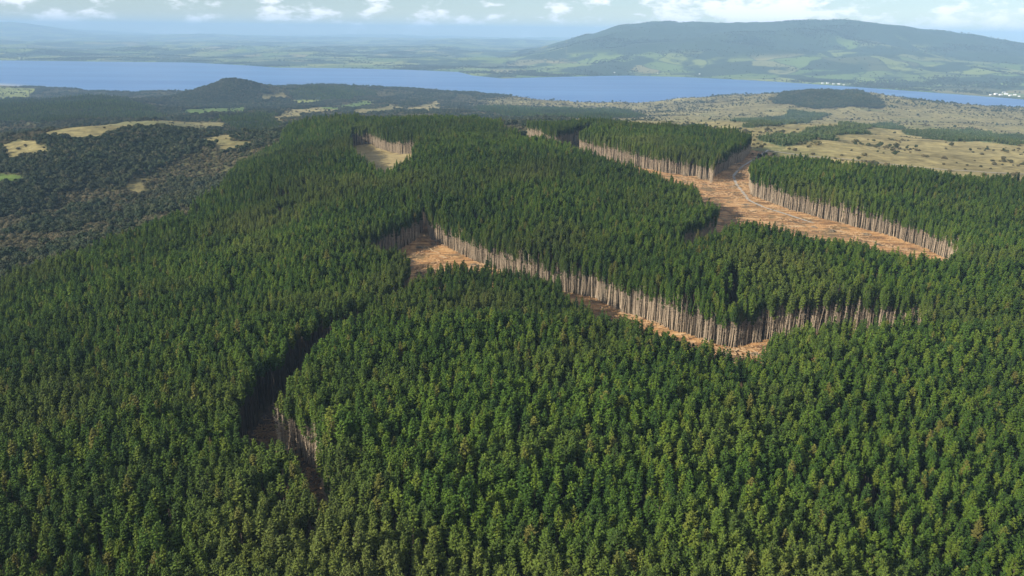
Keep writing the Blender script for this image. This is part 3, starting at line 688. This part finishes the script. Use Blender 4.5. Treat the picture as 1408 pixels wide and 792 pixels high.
nb |= (kind == 'grass') & (u < .012)
nb |= (kind == 'dry') & (u < np.clip(cl * .25 - .05, .001, .03))
sc_ = (kind == 'open') & ~nb & (u < np.where(left, np.where(rr_ > 3600, .3, .8), .05))
sc_ |= (kind == 'dry') & ~nb & (u < np.clip(cl * .4 - .02, .004, .10))
yg = (kind == 'young') & (u < .9)
pn_ = (kind == 'pine') & (u < .9)
z = height(x, y)
px, py, pz = project(np.column_stack([x, y, z + 4]))
S = q.lognormal(-.08, .30, len(x)).clip(.45, 1.8) * (1 + sst(2200, 8000, rr_) * .45)
ids = np.where(nb)[0]; vis = (px[ids] > 3) & (px[ids] < PW - 3) & (kind[ids] != 'x')
o2 = ids[np.argsort(np.where(vis, rr_[ids] / S[ids], 1e9))][:240]
bt = [(mesh_np('bush_trunk', a[0], a[1], [M_bushbark]), mesh_np('bush_crown', b[0], b[1], [M_bush])) for a, b in BB]
mdl = q.integers(0, 5, len(x)); keep = nb.copy(); keep[o2] = False
for j in o2:
    o = bpy.data.objects.new('bush_tree', None); COL.objects.link(o); o.location = (x[j], y[j], z[j]); o.rotation_euler = (0, 0, float(q.uniform(0, 6.28))); s = float(S[j]); o.scale = (s * 1.1, s * 1.1, s)
    ll = px[j] < PW / 2; where = 'at the photo\'s left edge' if px[j] < 90 else ('in the middle of the scrub valley' if px[j] < 200 else 'at the head of the scrub valley')
    if py[j] > 330: where = 'at the lower left, hard against the plantation edge'
    o['label'] = 'rounded dark native tree ' + where if ll else 'rounded dark tree on the dry open land beyond the plantation'
    o['category'] = 'tree'; o['group'] = 'native trees ' + where if ll else 'scattered trees on the dry open land'
    obj('trunk', bt[mdl[j]][0], o); obj('crown', bt[mdl[j]][1], o)
def put(name, lib, mask, n, sc, label, cat):
    s = S[mask] * sc; scatter_stuff(name, lib, np.column_stack([x, y, z])[mask], mdl[mask] % n, np.column_stack([s * 1.1, s * 1.1, s]), label, cat)
put('native_bush', 'bush', keep, 5, 1.0, 'dark native bush filling the gullies and hills before the lake', 'bush')
put('scrub', 'scrub', sc_, 3, 1.0, 'low brown green scrub over the valley sides and dry hills', 'scrub')
put('young_pines', 'young', yg, 3, 1.0, 'patches of young pale green pines on the dry hills', 'young pines')
z = z - 7 * pn_
put('far_pine_blocks', 'pine', pn_, 7, .46, 'dark blocks of pine on the low hills towards the lake', 'forest')

# trees and hedgerow clumps on the farmland across the lake
x, y, q = cand(7000 * FS, 17000 * FS, 420000, 21)
a = np.arctan2(x, y); fs_ = far_shore[::-1]; d = np.hypot(x, y) - np.interp(a, np.arctan2(fs_[:, 0], fs_[:, 1]), np.hypot(fs_[:, 0], fs_[:, 1]))
cl = fbm(x, y, 900, 5, .6, off=15); k = (d > 30) & (q.random(len(x)) < np.clip(cl * 5 - .25, .01, .8))
x, y = x[k], y[k]; z = height(x, y); S = q.uniform(1.6, 3.0, len(x)); mdl = q.integers(0, 5, len(x))
put('distant_trees', 'bush', np.ones(len(x), bool), 5, 1.0, 'dark woods and tree lines on the farmland across the lake', 'woods')

# ------------------------------------------------------------------ slash and logs on the felled ground
def slash(name, polys, n, label, seed):
    q = np.random.default_rng(seed); V = []; F = []
    for poly, m_ in zip(polys, n):
        lo = poly.min(0); hi = poly.max(0); c = q.uniform(lo, hi, (m_ * 6, 2)); c = c[in_poly(c[:, 0], c[:, 1], poly)]
        w = fbm(c[:, 0], c[:, 1], 26, 3, off=31); c = c[q.random(len(c)) < np.clip(.35 + w * 2.2, .05, 1)][:m_]
        zz = height(c[:, 0], c[:, 1]) + 1.0
        for (cx, cy), z0 in zip(c, zz):
            a = q.normal(-.65, .7); ln = q.uniform(1.2, 5.0); r = q.uniform(.08, .26); h = q.uniform(0, .9); dx, dy = math.cos(a) * ln / 2, math.sin(a) * ln / 2; ux, uy = -math.sin(a) * r, math.cos(a) * r; tz = q.uniform(-.4, .5)
            i = len(V)
            for s in (-1, 1):
                V.extend([(cx + s * dx + ux, cy + s * dy + uy, z0 + h - .3 + s * tz), (cx + s * dx - ux, cy + s * dy - uy, z0 + h - .3 + s * tz), (cx + s * dx, cy + s * dy, z0 + h + r + s * tz)])
            F.extend([(i, i + 1, i + 4, i + 3), (i + 1, i + 2, i + 5, i + 4), (i + 2, i, i + 3, i + 5)])
    obj(name, mesh_np(name, V, F, [M_stump]), kind='stuff', label=label, category='slash')
slash('logging_slash', [clear['a'], clear['b'], clear['c']], [9000, 2500, 14000], 'pale branches and offcuts strewn over the felled orange ground', 5)
M_brash = bark_mat('brash', (.10, .08, .055), (.30, .24, .17))
def brash_mesh(seed):
    rnd = random.Random(seed); V, F = [], []; A, B, C = rnd.uniform(4, 7), rnd.uniform(2, 3.2), rnd.uniform(1.4, 2.4)
    for k in range(120):
        u, v = rnd.gauss(0, .45), rnd.gauss(0, .45); h = max(0, 1 - u * u - v * v) * C * rnd.random(); a = rnd.gauss(0, .9); ln = rnd.uniform(.8, 2.6); r = rnd.uniform(.08, .22); t_ = rnd.gauss(0, .35)
        cx, cy = u * A, v * B; dx, dy = math.cos(a) * ln / 2, math.sin(a) * ln / 2; i = len(V)
        for s_ in (-1, 1): V.extend([(cx + s_ * dx - dy / ln * r * 2, cy + s_ * dy + dx / ln * r * 2, h + s_ * t_ * .5), (cx + s_ * dx + dy / ln * r * 2, cy + s_ * dy - dx / ln * r * 2, h + s_ * t_ * .5), (cx + s_ * dx, cy + s_ * dy, h + r * 2 + s_ * t_ * .5)])
        F.extend([(i, i + 1, i + 4, i + 3), (i + 1, i + 2, i + 5, i + 4), (i + 2, i, i + 3, i + 5)])
    return mesh_np('brash_pile', V, F, [M_brash])
BR = [brash_mesh(k) for k in range(4)]
_q = np.random.default_rng(77)
for where, poly, m_ in (('on the big orange landing beyond the middle stand', clear['c'], 46), ('on the felled strip below the long trunk wall', clear['a'], 26)):
    lo = poly.min(0); hi = poly.max(0); c = _q.uniform(lo, hi, (4000, 2)); c = c[in_poly(c[:, 0], c[:, 1], poly) & (seg_dist(c[:, 0], c[:, 1], poly) > 6)][:m_]
    for xx, yy in c:
        o = obj('brash_pile', BR[_q.integers(0, 4)], label='low brown pile of brash ' + where, category='brash pile', group='brash piles ' + where)
        o.location = (xx, yy, height(np.array([xx]), np.array([yy]))[0] + .8); o.rotation_euler = (0, 0, float(_q.normal(-.65, .5)))
def log_mesh(seed, ln, r):
    rnd = random.Random(seed); V, F = [], []; n = 8; segs = 4
    for i in range(segs + 1):
        q = i / segs; rr = r * (1 - .25 * q)
        for k in range(n):
            a = 6.283 * k / n; V.append((q * ln - ln / 2, rr * math.cos(a), r + rr * math.sin(a) * .98 + .05 * math.sin(q * 3 + seed)))
    for i in range(segs):
        for k in range(n): F.append((i * n + k, i * n + (k + 1) % n, (i + 1) * n + (k + 1) % n, (i + 1) * n + k))
    F.append(tuple(range(n))[::-1]); F.append(tuple(segs * n + k for k in range(n)))
    return mesh_np('felled_log', V, F, [M_log], smooth=False)
LG = [log_mesh(k, 11 + 2 * k, .42) for k in range(4)]
q = np.random.default_rng(8)
for nm, spots in (('beside the upper road on the big landing', [(1075, 300), (1110, 308), (1060, 292), (1150, 318), (1180, 329), (1225, 341), (1035, 290), (1200, 334)]), ('on the small landing beside the tall trunk wall', [(596, 350), (610, 356), (622, 352), (588, 344)]),
                  ('in the corner where the trunk wall turns', [(1030, 486), (1015, 484), (1000, 480), (1042, 488)])):
    for j, s in enumerate(spots):
        c = hit(*s)
        for e in range(2):
            xx, yy = c + q.normal(0, 2.2, 2); o = obj('felled_log', LG[q.integers(0, 4)], label='pale felled pine log lying ' + nm, category='log', group='felled logs ' + nm)
            o.location = (xx, yy, height(np.array([xx]), np.array([yy]))[0] + .95); o.rotation_euler = (0, 0, float(q.normal(2.4, .6)))

# ------------------------------------------------------------------ white farm buildings across the water
def house_meshes():
    w, d, h = 9, 6, 5
    wall = mesh_np('house_wall', [(-w, -d, -2), (w, -d, -2), (w, d, -2), (-w, d, -2), (-w, -d, h), (w, -d, h), (w, d, h), (-w, d, h), (-w, 0, h + 3), (w, 0, h + 3)],
                   [(0, 1, 5, 4), (1, 2, 6, 9, 5), (2, 3, 7, 6), (3, 0, 4, 8, 7)], [M_wall])
    V = [(-w - .6, -d - .8, h - .35), (w + .6, -d - .8, h - .35), (w + .6, 0, h + 3.15), (-w - .6, 0, h + 3.15), (-w - .6, d + .8, h - .35), (w + .6, d + .8, h - .35)]
    V += [(a, b, c + .25) for a, b, c in V]
    F = [(6, 7, 8, 9), (9, 8, 11, 10), (0, 3, 2, 1), (3, 4, 5, 2), (0, 1, 7, 6), (4, 10, 11, 5), (1, 2, 8, 7), (2, 5, 11, 8), (0, 6, 9, 3), (3, 9, 10, 4)]
    roof = mesh_np('house_roof', V, F, [M_roof]); roof2 = mesh_np('house_roof', V, F, [M_redroof])
    win = mesh_np('house_window', [(-1, -.05, -.8), (1, -.05, -.8), (1, -.05, .8), (-1, -.05, .8), (-1, .05, -.8), (1, .05, -.8), (1, .05, .8), (-1, .05, .8)], [(0, 1, 2, 3), (0, 4, 5, 1), (1, 5, 6, 2), (2, 6, 7, 3), (3, 7, 4, 0)], [M_pane])
    door = mesh_np('house_door', [(-.6, -.06, -1.2), (.6, -.06, -1.2), (.6, -.06, 1.2), (-.6, -.06, 1.2), (-.6, .06, -1.2), (.6, .06, -1.2), (.6, .06, 1.2), (-.6, .06, 1.2)], [(0, 1, 2, 3), (0, 4, 5, 1), (1, 5, 6, 2), (2, 6, 7, 3), (3, 7, 4, 0)], [M_redroof])
    return wall, roof, roof2, win, door
HW, HR, HR2, HWI, HD = house_meshes()
def house(px, py, s, rz, label, group, red=False):
    c = hit(px, py); o = bpy.data.objects.new('farm_building', None); COL.objects.link(o); o.location = (*c, height(np.array([c[0]]), np.array([c[1]]))[0]); o.scale = (s, s, s); o.rotation_euler = (0, 0, rz)
    o['label'] = label; o['category'] = 'building'; o['group'] = group
    obj('wall', HW, o); obj('roof', HR2 if red else HR, o)
    for wx_ in (-6, -2.5, 4): e = obj('window', HWI, o); e.location = (wx_, -6.03, 2.4)
    e = obj('door', HD, o); e.location = (1, -6.04, 1.2)
for px_, py_ in ((1362, 131), (1369, 130), (1376, 131), (1383, 130), (1389, 132), (1395, 131), (1401, 133), (1380, 128)):
    house(px_, py_, q.uniform(1.4, 2.4), q.uniform(-.6, .6), 'white building in the settlement at the right-hand end of the far shore', 'buildings of the far shore settlement')
for px_, py_ in ((1131, 115), (1138, 115), (1146, 116), (1153, 116), (1160, 117)):
    house(px_, py_, q.uniform(1.2, 2.0), q.uniform(-.6, .6), 'white building on the far shore below the pale grassy hill', 'buildings below the grassy hill')
for px_, py_ in ((845, 100), (905, 101), (962, 102)):
    house(px_, py_, 1.4, q.uniform(-.6, .6), 'white farmhouse on the flat far shore before the long mountain', 'farmhouses before the mountain')

# ------------------------------------------------------------------ the air
mh = bpy.data.materials.new('air'); mh.use_nodes = True; t = mh.node_tree; t.nodes.clear()
pv = N(t, 'ShaderNodeVolumePrincipled'); pv.inputs['Color'].default_value = (.44, .70, 1.0, 1); pv.inputs['Density'].default_value = 3.7e-5; pv.inputs['Anisotropy'].default_value = -.1
ou = N(t, 'ShaderNodeOutputMaterial'); L(t, pv.outputs[0], ou.inputs['Volume'])
a, b, c, d, e, f = -82000, 82000, -3000, 82000, LK - 40, max(460.0, float(Z.max()) + 40)
V = [(a, c, e), (b, c, e), (b, d, e), (a, d, e), (a, c, f), (b, c, f), (b, d, f), (a, d, f)]
obj('haze', mesh_np('haze', V, [(3, 2, 1, 0), (4, 5, 6, 7), (0, 1, 5, 4), (1, 2, 6, 5), (2, 3, 7, 6), (3, 0, 4, 7)], [mh]), kind='stuff', label='thin blue haze in the air over land and water', category='haze')
